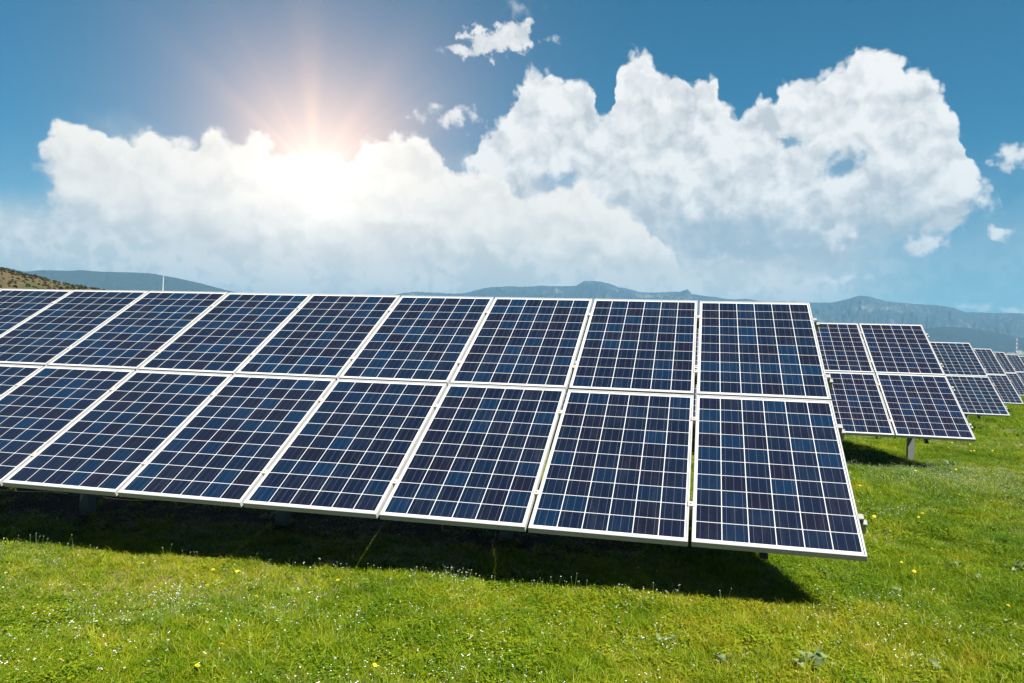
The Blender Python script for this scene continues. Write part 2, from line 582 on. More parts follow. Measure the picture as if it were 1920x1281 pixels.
class MB:
    """collects boxes, tubes and strips for one mesh"""
    def __init__(self): self.v, self.f, self.mi = [], [], []

    def box(self, a, b, mi=0, mtx=None):
        x0, y0, z0 = a; x1, y1, z1 = b
        vs = [(x0, y0, z0), (x1, y0, z0), (x1, y1, z0), (x0, y1, z0), (x0, y0, z1), (x1, y0, z1), (x1, y1, z1), (x0, y1, z1)]
        if mtx is not None: vs = [tuple(mtx @ Vector(q)) for q in vs]
        n = len(self.v)
        self.v += vs
        for q in [(0, 3, 2, 1), (4, 5, 6, 7), (0, 1, 5, 4), (1, 2, 6, 5), (2, 3, 7, 6), (3, 0, 4, 7)]:
            self.f.append(tuple(n+i for i in q)); self.mi.append(mi)

    def tube(self, pts, radii, seg=8, mi=0, cap=True):
        pts = [Vector(p) for p in pts]
        n0 = len(self.v)
        for i, p in enumerate(pts):
            d = (pts[min(i+1, len(pts)-1)] - pts[max(i-1, 0)]).normalized()
            a = d.orthogonal().normalized() if abs(d.z) < 0.99 else Vector((1, 0, 0))
            b = d.cross(a).normalized()
            a = b.cross(d)
            for k in range(seg):
                t = 2*math.pi*k/seg
                self.v.append(tuple(p + (a*math.cos(t) + b*math.sin(t))*radii[i]))
        for i in range(len(pts)-1):
            for k in range(seg):
                a0 = n0+i*seg+k; a1 = n0+i*seg+(k+1) % seg
                self.f.append((a0, a1, a1+seg, a0+seg)); self.mi.append(mi)
        if cap:
            self.f.append(tuple(n0+k for k in range(seg))[::-1]); self.mi.append(mi)
            e = n0+(len(pts)-1)*seg
            self.f.append(tuple(e+k for k in range(seg))); self.mi.append(mi)

    def mesh(self, name, mats, smooth=False):
        me = bpy.data.meshes.new(name)
        me.from_pydata(self.v, [], self.f)
        for q in (mats if isinstance(mats, (list, tuple)) else [mats]): me.materials.append(q)
        me.polygons.foreach_set('material_index', self.mi)
        if smooth: me.polygons.foreach_set('use_smooth', [True]*len(self.f))
        me.update()
        return me


def bevel(me, w, seg=1):
    bm = bmesh.new(); bm.from_mesh(me)
    bmesh.ops.bevel(bm, geom=bm.edges[:], offset=w, segments=seg, affect='EDGES', profile=0.6)
    bm.to_mesh(me); bm.free()
    return me


# ------------------------------------------------------------------ ground
def sstep(x, a, b):
    t = np.clip((x-a)/(b-a), 0, 1)
    return t*t*(3-2*t)


def gz(x, y):
    x = np.asarray(x, float); y = np.asarray(y, float)
    r = np.hypot(x, y)
    z = -0.40 + 0.026*np.minimum(x, 0)*np.clip(14/np.maximum(np.abs(x), 14), 0, 1)
    near = 1 - sstep(r, 25, 80)
    z = z + near*(0.018*np.sin(x*1.7+0.4)*np.cos(y*1.3+1.0) + 0.012*np.sin(x*4.1+y*3.3) + 0.008*np.sin(x*9.3-1.0)*np.sin(y*8.1+2.0))
    az = np.degrees(np.arctan2(x-CAM[0], y-CAM[1]))
    front = sstep(az, -75, -55)*(1-sstep(az, 45, 65))
    z = z + front*(sstep(r, 900, 7200)*52)
    return z


def build_ground():
    rr = np.concatenate([np.linspace(0.0, 14, 70), np.geomspace(14.4, 21000, 110)])
    na = 300
    v = []; f = []
    aa = np.linspace(0, 2*math.pi, na, endpoint=False)
    X = CAM[0] + rr[:, None]*np.sin(aa)[None]
    Y = CAM[1] + rr[:, None]*np.cos(aa)[None]
    Zg = gz(X, Y)
    v = np.stack([X, Y, Zg], -1).reshape(-1, 3)
    i, j = np.meshgrid(np.arange(len(rr)-1), np.arange(na), indexing='ij')
    a = i*na+j; b = i*na+(j+1) % na
    f = np.stack([a, b, b+na, a+na], -1).reshape(-1, 4)
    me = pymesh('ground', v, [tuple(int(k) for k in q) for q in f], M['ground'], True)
    bm = bmesh.new(); bm.from_mesh(me)
    bmesh.ops.remove_doubles(bm, verts=bm.verts, dist=1e-5)
    bmesh.ops.recalc_face_normals(bm, faces=bm.faces)
    bm.to_mesh(me); bm.free()
    o = link('ground', me)
    set_props(o, 'uneven green meadow floor running out under the solar arrays to the far plain', kind='structure')


build_ground()


# ------------------------------------------------------------------ mountains
def fbm2(x, y, oct=5, seed=0.0, ridged=False, H=0.55):
    """value noise fbm in numpy"""
    out = np.zeros_like(x); amp = 1.0; tot = 0
    for o in range(oct):
        xi = np.floor(x).astype(np.int64); yi = np.floor(y).astype(np.int64)
        xf = x-xi; yf = y-yi
        u = xf*xf*(3-2*xf); w = yf*yf*(3-2*yf)

        def h(a, b):
            n = (a*374761393 + b*668265263 + int(seed*1000)+o*1013904223) & 0xffffffff
            n = ((n ^ (n >> 13))*1274126177) & 0xffffffff
            return ((n ^ (n >> 16)) & 0xffff)/65535.0
        val = (h(xi, yi)*(1-u)+h(xi+1, yi)*u)*(1-w)+(h(xi, yi+1)*(1-u)+h(xi+1, yi+1)*u)*w
        if ridged: val = 1-np.abs(val*2-1)
        out += val*amp; tot += amp
        amp *= H; x = x*2.03+17.1; y = y*2.03+9.7
    return out/tot


def ridge(name, pts_px, extra, dist, depth, mat, daz=0.08, rough=0.25, cells=(6, 5), seed=1, jag=0.0, label='', dist_fn=None, nr=56):
    """a range whose crest stands at dist metres: extra = more (azimuth, elevation) beyond the frame"""
    P_ = sorted([azel(*a) for a in pts_px] + list(extra))
    A = np.array([a for a, _ in P_]); E_ = np.array([e for _, e in P_])
    azs = np.arange(A[0], A[-1], daz)
    crest_el = np.interp(azs, A, E_)
    crest_el = crest_el + jag*(fbm2(azs*2.2, azs*0+3.3, 5, seed, H=0.6)-0.5)
    s = np.concatenate([np.linspace(0, 1, nr), 1+np.linspace(0, 0.5, 12)[1:]])
    rr = dist - depth + depth*s
    R_ = rr[None, :]*np.ones((len(azs), 1))
    if dist_fn is not None: R_ = R_*dist_fn(azs)[:, None]
    zc = CAM[2] + np.tan(np.radians(crest_el))*R_[:, nr-1]
    prof = np.where(s <= 1, np.sin(np.clip(s, 0, 1)*math.pi/2)**1.35, 1-(s-1)*1.3)
    Az = azs[:, None]*np.ones_like(R_)
    nz = fbm2(Az*cells[0]*0.16, R_/depth*cells[1], 6, seed, ridged=True, H=0.55)
    nz2 = fbm2(Az*cells[0]*0.9, R_/depth*cells[1]*3.0, 4, seed+3, ridged=True)
    win = np.clip(1-s, 0, 1)**0.6*np.clip(s*3, 0, 1)
    Z_ = (zc+30)[:, None]*prof[None, :]-30 - (zc[:, None]+30)*rough*win[None, :]*((1-nz)*1.3+(1-nz2)*0.35)
    X = CAM[0]+R_*np.sin(np.radians(Az)); Y = CAM[1]+R_*np.cos(np.radians(Az))
    v = np.stack([X, Y, Z_], -1).reshape(-1, 3)
    ns = len(s)
    i, j = np.meshgrid(np.arange(len(azs)-1), np.arange(ns-1), indexing='ij')
    a = i*ns+j
    f = np.stack([a, a+ns, a+ns+1, a+1], -1).reshape(-1, 4)[:, ::-1]
    me = pymesh(name, v, f.tolist(), mat, True)
    o = link(name, me)
    set_props(o, label, kind='structure')
    return o, (azs, R_, Z_)


M['mtn_rock'] = mat_mountain('rocky_range', (0.014, 0.020, 0.024), (0.17, 0.155, 0.13), 0.32, 0.68, 0.0016)
M['mtn_forest'] = mat_mountain('forested_range', (0.016, 0.024, 0.026), (0.06, 0.065, 0.06), 0.50, 0.66, 0.0011)
M['mtn_dark'] = mat_mountain('wooded_hill', (0.010, 0.016, 0.020), (0.035, 0.042, 0.040), 0.55, 0.75, 0.0016)
M['hill'] = mat_mountain('scrub_hillside', (0.036, 0.038, 0.015), (0.080, 0.060, 0.030), 0.20, 0.36, 0.055)

ridge('mountains', [(865, 551), (910, 540), (950, 537), (990, 537.5), (1015, 536), (1050, 537), (1080, 536), (1095, 527.5), (1110, 527), (1125, 528), (1140, 531),
                    (1160, 539), (1182, 542.5), (1197, 547.5), (1230, 549), (1252, 547.5), (1275, 547.5), (1284, 544), (1290, 543), (1297, 552), (1315, 554),
                    (1345, 558), (1375, 562), (1395, 560), (1425, 565), (1520, 567), (1560, 567.5), (1588, 562), (1605, 556), (1620, 555), (1635, 558), (1660, 565),
                    (1710, 570), (1760, 572), (1785, 577), (1810, 585), (1860, 587), (1920, 588)],
      [(-36, 2.4), (-29, 2.6), (-24, 2.9), (-20.5, 3.6), (25, 2.6), (32, 2.2), (40, 1.8), (48, 1.5)], 14000, 5200, M['mtn_rock'], 0.055, 0.30, (7, 6), 2.0, 0.10,
      'hazy blue mountain range with pale rock faces along the horizon')
ridge('far_ridge', [(0, 500), (20, 504), (45, 509.5), (75, 507), (125, 508), (150, 507), (187, 509.5), (250, 511), (282, 513), (325, 520), (375, 531), (412, 541), (437, 547), (520, 562), (600, 572)],
      [(-75, 4.5), (-62, 5.0), (-54, 4.6), (-50, 4.2), (-25, 0.5), (-20, 0.2)], 9500, 3200, M['mtn_forest'], 0.1, 0.18, (5, 4), 5.0, 0.02,
      'smooth blue grey ridge beyond the brown hill at the left')
ridge('wooded_hills', [(1660, 640), (1700, 628), (1734, 616), (1768, 612.5), (1810, 613.7), (1858, 621.5), (1920, 634)],
      [(6, 0.3), (9, 0.8), (22, 1.25), (27, 0.7), (35, 0.9), (45, 0.6)], 9000, 1900, M['mtn_dark'], 0.1, 0.14, (5, 4), 9.0, 0.015,
      'darker wooded hill in front of the mountains behind the chimney')
hill, (h_az, h_R, h_Z) = ridge('scrub_hill', [(0, 503), (32, 511), (75, 521), (107, 530), (140, 536), (167, 540), (230, 551), (320, 568)],
      [(-85, 6.8), (-70, 6.2), (-58, 5.2), (-51, 4.3)], 520, 260, M['hill'], 0.12, 0.10, (9, 4), 4.0, 0.03,
      'brown hillside dotted with green scrub rising behind the array at the left')


# ------------------------------------------------------------------ solar arrays
TILT = 0.5164
MW, ML, PU, PV = 0.992, 1.650, 1.014, 1.670     # module width and length, pitches along and up the table
CP, CS = 0.1583, 0.1527
FT = 0.040
RX = Matrix.Rotation(TILT, 4, 'X')


def ring_frame():
    """aluminium frame swept round the module: x 0..MW, y 0..ML, top lip at z = 0"""
    prof = [(0.0, -FT), (0.0, -0.0150), (0.0014, -0.0143), (0.0014, -0.0128), (0.0, -0.0121), (0.0, -0.0010), (0.0010, 0.0),
            (0.0110, 0.0), (0.0118, -0.0008), (0.0118, -0.0045), (0.0030, -0.0048), (0.0030, -FT+0.0015), (0.026, -FT+0.0015), (0.026, -FT)]
    v = []; f = []
    for cx, cy, sx, sy in ((0, 0, 1, 1), (MW, 0, -1, 1), (MW, ML, -1, -1), (0, ML, 1, -1)):
        for o, z in prof: v.append((cx+sx*o, cy+sy*o, z))
    n = len(prof)
    for c in range(4):
        d = (c+1) % 4
        for k in range(n):
            k2 = (k+1) % n
            f.append((c*n+k, c*n+k2, d*n+k2, d*n+k)[::-1])
    return pymesh('frame', v, f, M['frame'])


FRAME = ring_frame()
mb = MB(); mb.box((0.0032, 0.0032, -0.0092), (MW-0.0032, ML-0.0032, -0.0050)); SHEET = mb.mesh('solar_panel', M['sheet'])


def cell_at(vv, ff, x, y, z0, z1):
    n = len(vv)
    a = CS/2; c = 0.004
    o = [(-a+c, -a), (a-c, -a), (a, -a+c), (a, a-c), (a-c, a), (-a+c, a), (-a, a-c), (-a, -a+c)]
    vv += [(x+p, y+q, z1) for p, q in o] + [(x+p, y+q, z0) for p, q in o]
    ff.append(tuple(n+k for k in range(8)))
    for k in range(8): ff.append((n+k, n+8+k, n+8+(k+1) % 8, n+(k+1) % 8))


def add_uv(me, cents, rnds, per):
    at = me.attributes.new('cuv', 'FLOAT_VECTOR', 'POINT')
    dat = np.zeros((len(me.vertices), 3), np.float32)
    for i, vtx in enumerate(me.vertices):
        cx, cy = cents[i//per]
        dat[i] = ((vtx.co.x-cx)/CS+0.5, (vtx.co.y-cy)/CS+0.5, 0)
    at.data.foreach_set('vector', dat.ravel())
    if rnds is not None:
        ar = me.attributes.new('rnd', 'FLOAT', 'POINT')
        ar.data.foreach_set('value', np.repeat(np.array(rnds, np.float32), per))


vv, ff = [], []
cell_at(vv, ff, 0, 0, -0.0049, -0.0042)
CELL = pymesh('solar_cell', vv, ff, M['cell']); add_uv(CELL, [(0, 0)], None, 16)
MX, MY = (MW-6*CP)/2, (ML-10*CP)/2
CELLPOS = [(MX+CP*(i+0.5), MY+CP*(j+0.5)) for j in range(10) for i in range(6)]
JOINED = []
for k in range(6):
    vv, ff = [], []
    for x, y in CELLPOS: cell_at(vv, ff, x, y, -0.0049, -0.0042)
    me = pymesh('cell_grid', vv, ff, M['cell']); add_uv(me, CELLPOS, rng.random(60), 16)
    JOINED.append(me)

mb = MB()   # clamp bridging the gap between two modules, with its bolt head
mb.box((-0.022, -0.022, 0.0005), (0.022, 0.022, 0.0045)); mb.box((-0.0095, -0.022, -0.034), (0.0095, 0.022, 0.0004))
CLAMP = bevel(mb.mesh('clamp', M['rust']), 0.0008)
mb = MB(); mb.tube([(0, 0, 0.0046), (0, 0, 0.011)], [0.0065, 0.0065], 6); BOLT = mb.mesh('bolt', M['rust'])
mb = MB(); mb.box((-0.004, -0.022, 0.0005), (0.030, 0.022, 0.0040)); mb.box((0.0255, -0.022, -FT), (0.030, 0.022, 0.0004)); mb.box((0.0255, -0.022, -FT-0.003), (0.055, 0.022, -FT+0.001))
ENDCLAMP = bevel(mb.mesh('end_clamp', M['alu']), 0.0008)
PURLIN_V = (0.345, 1.313, 2.005, 2.982)


def purlin_mesh(x0, x1):
    """open C profile rail seen hollow at its end"""
    mb = MB()
    t = 0.004; w = 0.040; h = 0.075; zt = -FT-0.001
    mb.box((x0, -w/2, zt-t), (x1, w/2, zt))
    mb.box((x0, -w/2, zt-h), (x1, -w/2+t, zt-t))
    mb.box((x0, w/2-t, zt-h), (x1, w/2, zt-t))
    mb.box((x0, -w/2+t, zt-h), (x1, -w/2+0.014, zt-h+t))
    return mb.mesh('purlin', M['alu'])


n_arr = 0


def array(loc, cols, single, posts, label, tint=(1, 1, 1)):
    """one tilted table: single(col, row) says whether that module's cells are objects of their own"""
    global n_arr
    root = bpy.data.objects.new('solar_array', None); C.objects.link(root)
    root.location = loc
    root.rotation_euler = (0, 0, 0)
    set_props(root, label, 'solar array', 'rows of tilted solar arrays on the meadow')
    lx0, lx1 = -cols*PU+PU-MW, 0.0

    def child(name, me, x, v, z=0.0, parent=root, tinted=False):
        o = link(name, me, parent)
        o.matrix_local = RX @ Matrix.Translation((x, v, z))
        return o
    for c in range(cols):
        for r_ in range(2):
            x = -c*PU - MW; v = r_*PV
            jit = random.uniform(-0.0015, 0.0015)
            p = link('solar_panel', SHEET, root)
            p.matrix_local = RX @ Matrix.Translation((x, v + jit, random.uniform(-0.001, 0.0012))) @ Matrix.Rotation(random.uniform(-0.0022, 0.0022), 4, 'X') @ Matrix.Rotation(random.uniform(-0.0022, 0.0022), 4, 'Y')
            link('frame', FRAME, p)
            if single(c, r_):
                pt = random.uniform(0.9, 1.12)
                for cx, cy in CELLPOS:
                    o = link('solar_cell', CELL, p, (cx, cy, 0))
                    o.color = (tint[0]*pt, tint[1]*pt, tint[2]*pt, 1)
            else:
                o = link('cell_grid', JOINED[(c*2+r_*3+n_arr) % 6], p)
                o.color = (*tint, 1)
                o['kind'] = 'stuff'
    for v in PURLIN_V:
        child('purlin', purlin_mesh(lx0-0.03, lx1+0.05), 0, v)
        for c in range(1, cols):
            cl = child('clamp', CLAMP, -c*PU+(PU-MW)/2, v)
            link('bolt', BOLT, cl)
        child('end_clamp', ENDCLAMP, 0, v)
        e = child('end_clamp', ENDCLAMP, lx0, v)
        e.matrix_local = RX @ Matrix.Translation((lx0, v, 0)) @ Matrix.Rotation(math.pi, 4, 'Z')
    zt = -FT-0.077
    for px in posts:
        # sloping rafter, C section with a dark hollow end
        mb = MB()
        mb.box((-0.025, 0.10, zt-0.070), (-0.020, 3.22, zt))
        mb.box((-0.020, 0.10, zt-0.005), (0.030, 3.22, zt))
        mb.box((-0.020, 0.10, zt-0.070), (0.030, 3.22, zt-0.065))
        child('rafter', mb.mesh('rafter', M['steel']), px-0.11, 0)
        yc = 1.50; vc = yc/math.cos(TILT)
        ztop = (vc*math.sin(TILT)) - 0.16
        zb = float(gz(loc[0]+px, loc[1]+yc)) - loc[2] - 0.15
        mb = MB()
        mb.box((-0.045, yc-0.055, zb), (0.045, yc-0.050, ztop))
        mb.box((-0.045, yc-0.050, zb), (-0.040, yc+0.055, ztop))
        mb.box((0.040, yc-0.050, zb), (0.045, yc+0.055, ztop))
        mb.box((-0.040, yc+0.0505, zb), (-0.020, yc+0.055, ztop))
        mb.box((0.020, yc+0.0505, zb), (0.040, yc+0.055, ztop))
        link('post', mb.mesh('post', M['steel']), root, (px, 0, 0))
        # brace from the post to the lower part of the rafter
        mb = MB()
        za = zb + 0.55
        for ya, yb_, zb_ in ((yc-0.06, 0.45, 0.45*math.tan(TILT)-0.20), (yc+0.06, 2.45, 2.45*math.tan(TILT)-0.20)):
            mb.tube([(-0.055, ya, min(za, zb_-0.03)), (-0.085, yb_, zb_)], [0.014, 0.014], 6)
        link('brace', mb.mesh('brace', M['steel']), root, (px, 0, 0))
    n_arr += 1
    return root


ROWS = [((0, 0, 0), 12), ((2.681, 6.940, 0.089), 7), ((5.738, 14.710, -0.042), 4), ((8.433, 21.570, -0.095), 4),
        ((11.21, 28.75, -0.113), 4), ((14.25, 36.0, -0.15), 4), ((17.15, 43.3, -0.18), 4), ((20.1, 50.6, -0.2), 4), ((23.0, 57.9, -0.2), 4), ((25.9, 65.2, -0.2), 4)]
LAB = ['long foreground array of dark blue solar panels in two tiers over a black shadow',
       'purplish solar array just behind the right end of the foreground array, its steel post showing',
       'third solar array from the front, its lower right corner above a patch of shadow',
       'fourth solar array from the front, partly hidden by the third near the right edge',
       'fifth solar array from the front, a narrow strip beyond the fourth',
       'sixth solar array from the front, small below the chimney',
       'seventh solar array from the front, tiny at the right edge of the photo',
       'eighth solar array from the front, a sliver at the right edge',
       'ninth solar array from the front, a sliver farther back',
       'tenth and farthest solar array, a speck below the town']
for i, (loc, cols) in enumerate(ROWS):
    if i == 0: single = lambda c, r_: (r_ == 1 and c <= 9) or (r_ == 0 and c <= 7)
    elif i == 1: single = lambda c, r_: c <= 1
    elif i == 2: single = lambda c, r_: c <= 0
    else: single = lambda c, r_: False
    posts = [-0.45-2.05*k for k in range(int((cols*PU-0.5)/2.05)+1)]
    tint = [(1, 1, 1), (1.25, 0.70, 0.85), (0.9, 1.25, 1.1), (0.9, 1.2, 1.1)][min(i, 3)]
    array(loc, cols, single, posts, LAB[i], tint)


# ------------------------------------------------------------------ mast, chimney, town
def at_ground(px, py):
    d = ray(px, py)
    t = 1.0
    for _ in range(40):
        x, y = CAM[0]+d[0]*t, CAM[1]+d[1]*t
        z = float(gz(x, y))
        t = t + ((z-CAM[2])/d[2]-t)*0.8
    return CAM[0]+d[0]*t, CAM[1]+d[1]*t, float(gz(CAM[0]+d[0]*t, CAM[1]+d[1]*t))


def at_dist(px, py, dist):
    d = ray(px, py); h = math.hypot(d[0], d[1])
    return CAM[0]+d[0]/h*dist, CAM[1]+d[1]/h*dist, CAM[2]+d[2]/h*dist


# mast behind the array
x, y, zt_ = at_dist(306.5, 517, 120)
zg = float(gz(x, y))
root = link('mast', None, None, (x, y, zg)); set_props(root, 'thin pale mast standing up behind the foreground array at the left', 'mast')
mb = MB(); mb.tube([(0, 0, -0.3), (0, 0, zt_-zg)], [0.065, 0.045], 10); link('pole', mb.mesh('pole', M['alu'], True), root)
mb = MB(); mb.box((-0.07, -0.07, zt_-zg), (0.20, 0.07, zt_-zg+0.07)); link('lamp_head', mb.mesh('lamp_head', M['sheet']), root)
mb = MB(); mb.box((-0.25, -0.25, -0.2), (0.25, 0.25, 0.15)); link('footing', mb.mesh('footing', M['steel']), root)

M['red'] = mat_plain('red_band', (0.30, 0.05, 0.03), 0.8)
M['whiteband'] = mat_plain('white_band', (0.45, 0.43, 0.40), 0.8)
M['wall_w'] = mat_plain('pale_render', (0.62, 0.60, 0.55), 0.8, 0.05, 0.05)
M['wall_b'] = mat_plain('beige_render', (0.50, 0.45, 0.36), 0.8, 0.05, 0.05)
M['win'] = mat_plain('window_glass', (0.06, 0.07, 0.09), 0.2)
M['roof'] = mat_plain('grey_roof', (0.19, 0.18, 0.165), 0.8)
DC = 7000.0
x, y, zb_ = at_dist(1905.5, 664.5, DC)
_, _, ztp = at_dist(1907, 632, DC)
zg = float(gz(x, y))
root = link('chimney', None, None, (x, y, zg)); set_props(root, 'tall red and white banded factory chimney on the horizon at the right', 'chimney')
Ht = ztp-zg
mb = MB(); nb = 9
for k in range(nb):
    a, b_ = k/nb, (k+1)/nb
    rad = lambda q: 6.5-3.0*q
    mb.tube([(0, 0, -5 if k == 0 else Ht*a), (0, 0, Ht*b_)], [rad(a), rad(b_)], 16, mi=k % 2)
link('stack', mb.mesh('stack', [M['red'], M['whiteband']], True), root)
mb = MB(); mb.tube([(0, 0, Ht+0.01), (0, 0, Ht+2)], [4.3, 4.3], 16); link('rim', mb.mesh('rim', M['red']), root)


def building(px, w, h, dpt, wall, dist, label, floors=4, bays=6):
    x, y, _ = at_dist(px, 660, dist)
    zg = float(gz(x, y))
    az_ = math.atan2(x-CAM[0], y-CAM[1])
    root = link('building', None, None, (x, y, zg)); root.rotation_euler = (0, 0, -az_)
    set_props(root, label, 'building', 'buildings of the far town')
    mb = MB(); mb.box((-w/2, 0, -8), (w/2, dpt, h)); link('wall', mb.mesh('wall', wall), root)
    mb = MB(); mb.box((-w/2-0.5, -0.5, h), (w/2+0.5, dpt+0.5, h+1.2)); link('roof', mb.mesh('roof', M['roof']), root)
    mb = MB()
    bw = w/bays
    for i in range(bays):
        for j in range(floors):
            mb.box((-w/2+bw*(i+0.25), -0.25, h*(j+0.3)/floors), (-w/2+bw*(i+0.75), 0.3, h*(j+0.75)/floors))
    o = link('window_grid', mb.mesh('window_grid', M['win']), root); o['kind'] = 'stuff'


building(1893.5, 34, 16, 30, M['wall_b'], 6900, 'low beige building left of the factory chimney')
building(1883.5, 20, 11, 25, M['wall_w'], 6800, 'smallest pale building farthest left of the chimney', 3, 4)
building(1911.5, 30, 34, 30, M['wall_w'], 6950, 'tall pale block immediately right of the factory chimney', 6, 5)
building(1918.5, 34, 27, 30, M['wall_b'], 7100, 'broad beige block at the right edge beside the pale one', 5, 6)
building(1901, 18, 14, 22, M['wall_w'], 6750, 'small pale building at the foot of the chimney', 3, 3)
building(1868, 26, 9, 22, M['wall_w'], 6900, 'low flat pale building alone, well left of the chimney', 2, 5)

x, y, z = at_dist(1112, 527.5, 13990)
root = link('radio_mast', None, None, (x, y, z-15)); set_props(root, 'hair thin radio mast on the highest mountain summit', 'radio mast')
mb = MB(); mb.tube([(0, 0, -10), (0, 0, 70)], [3.0, 1.8], 6); link('tower', mb.mesh('tower', M['steel']), root)
mb = MB(); mb.box((-14, -8, -10), (14, 8, 18)); link('station_hut', mb.mesh('station_hut', M['wall_b']), root)


# ------------------------------------------------------------------ grass and flowers
def blade(v, f, tone, base, h, w, lean, yaw, bend, t=0.5, segs=3):
    """tapered curved strip"""
    n = len(v)
    cx, sx = math.cos(yaw), math.sin(yaw)
    dx_, dy_ = math.cos(lean), math.sin(lean)
    for k in range(segs):
        q = k/segs
        ww = w*(1-q**1.6*0.75)/2
        off = bend*q*q*h
        z = h*q*(1-0.25*bend*q)
        px, py = base[0]+dx_*off, base[1]+dy_*off
        v.append((px-cx*ww, py-sx*ww, z)); v.append((px+cx*ww, py+sx*ww, z))
        tone += [t, t]
    v.append((base[0]+dx_*bend*h, base[1]+dy_*bend*h, h*(1-0.25*bend))); tone.append(min(1, t+0.2))
    for k in range(segs-1):
        a = n+2*k
        f.append((a, a+1, a+3, a+2))
    a = n+2*(segs-1)
    f.append((a, a+1, a+2))


def leaf_disc(v, f, tone, c, rad, tilt_dir, tilt_amt, t=0.5, nseg=5, elong=1.0):
    n = len(v)
    ax = Vector((math.cos(tilt_dir), math.sin(tilt_dir), 0))
    up = Vector((0, 0, 1))
    a = (ax*math.cos(tilt_amt)+up*math.sin(tilt_amt))
    b = a.cross(up.cross(ax)).normalized() if False else Vector((-math.sin(tilt_dir), math.cos(tilt_dir), 0))
    for k in range(nseg):
        th = 2*math.pi*k/nseg
        p = Vector(c)+a*(math.cos(th)*rad*elong)+b*(math.sin(th)*rad)
        v.append(tuple(p)); tone.append(t)
    f.append(tuple(range(n, n+nseg)))


def tuft_mesh(kind, seed):
    r_ = random.Random(seed)
    v, f, tone = [], [], []
    mat = M['grass']
    if kind == 'short':
        for _ in range(34):
            a = r_.uniform(0, 6.283); d = 0.085*math.sqrt(r_.random())
            blade(v, f, tone, (d*math.cos(a), d*math.sin(a)), r_.uniform(0.018, 0.055), r_.uniform(0.002, 0.0042), r_.uniform(0, 6.28), r_.uniform(0, 6.28), r_.uniform(0.4, 1.7), r_.random())
    elif kind == 'tall':
        for _ in range(30):
            a = r_.uniform(0, 6.283); d = 0.06*math.sqrt(r_.random())
            blade(v, f, tone, (d*math.cos(a), d*math.sin(a)), r_.uniform(0.035, 0.095), r_.uniform(0.0022, 0.0045), r_.uniform(0, 6.28), r_.uniform(0, 6.28), r_.uniform(0.3, 1.2), r_.random())
    elif kind == 'dry':
        mat = M['dry']
        for _ in range(16):
            a = r_.uniform(0, 6.283); d = 0.09*math.sqrt(r_.random())
            blade(v, f, tone, (d*math.cos(a), d*math.sin(a)), r_.uniform(0.015, 0.05), r_.uniform(0.002, 0.004), r_.uniform(0, 6.28), r_.uniform(0, 6.28), r_.uniform(0.6, 1.6), r_.random())
    elif kind == 'clover':
        mat = M['grass_dk']
        for _ in range(34):
            a = r_.uniform(0, 6.283); d = 0.09*math.sqrt(r_.random()); h = r_.uniform(0.015, 0.05)
            c0 = (d*math.cos(a), d*math.sin(a), h); b0 = r_.uniform(0, 6.28); t = r_.random()
            for k in range(3):
                th = b0+k*2.094; rr_ = r_.uniform(0.0032, 0.0062)
                leaf_disc(v, f, tone, (c0[0]+math.cos(th)*rr_, c0[1]+math.sin(th)*rr_, c0[2]), rr_*0.95, th, r_.uniform(-0.1, 0.6), t, 6)
    elif kind == 'broad':
        mat = M['grass_dk']
        for _ in range(11):
            a = r_.uniform(0, 6.283); d = 0.02*math.sqrt(r_.random())
            blade(v, f, tone, (d*math.cos(a), d*math.sin(a)), r_.uniform(0.03, 0.085), r_.uniform(0.007, 0.015), a+1.57+r_.uniform(-0.3, 0.3), a, r_.uniform(0.5, 1.3), r_.random(), 4)
    me = pymesh('tuft_'+kind, v, f, mat)
    at = me.attributes.new('tone', 'FLOAT', 'POINT'); at.data.foreach_set('value', np.array(tone, np.float32))
    return me


def flower_tuft(seed, n=7, hmin=0.03, hmax=0.09):
    r_ = random.Random(seed)
    mb = MB()
    for _ in range(n):
        a = r_.uniform(0, 6.283); d = 0.10*math.sqrt(r_.random()); h = r_.uniform(hmin, hmax)
        bx, by = d*math.cos(a), d*math.sin(a)
        tx, ty = bx+r_.uniform(-0.3, 0.3)*h, by+r_.uniform(-0.3, 0.3)*h
        mb.tube([(bx, by, 0), (tx, ty, h)], [0.0005, 0.0004], 3, mi=0, cap=False)
        rad = r_.uniform(0.0018, 0.0036)
        td = r_.uniform(0, 6.28)
        for k in range(r_.choice((1, 1, 2))):
            n0 = len(mb.v); c = Vector((tx+k*0.006*math.cos(td), ty+k*0.006*math.sin(td), h+0.001-k*0.004))
            ring = [c+Vector((math.cos(q*1.2566)*rad, math.sin(q*1.2566)*rad, 0.0012)) for q in range(5)]
            mb.v += [tuple(c+Vector((0, 0, -0.001)))]+[tuple(q) for q in ring]
            for q in range(5):
                mb.f.append((n0, n0+1+q, n0+1+(q+1) % 5)); mb.mi.append(1)
    return mb.mesh('white_flower_sprig', [M['stem'], M['petal_w']])


def source_collection(name, meshes):
    col = bpy.data.collections.new(name)
    for i, me in enumerate(meshes):
        o = bpy.data.objects.new('%s_%02d' % (name, i), me)
        col.objects.link(o)
    return col


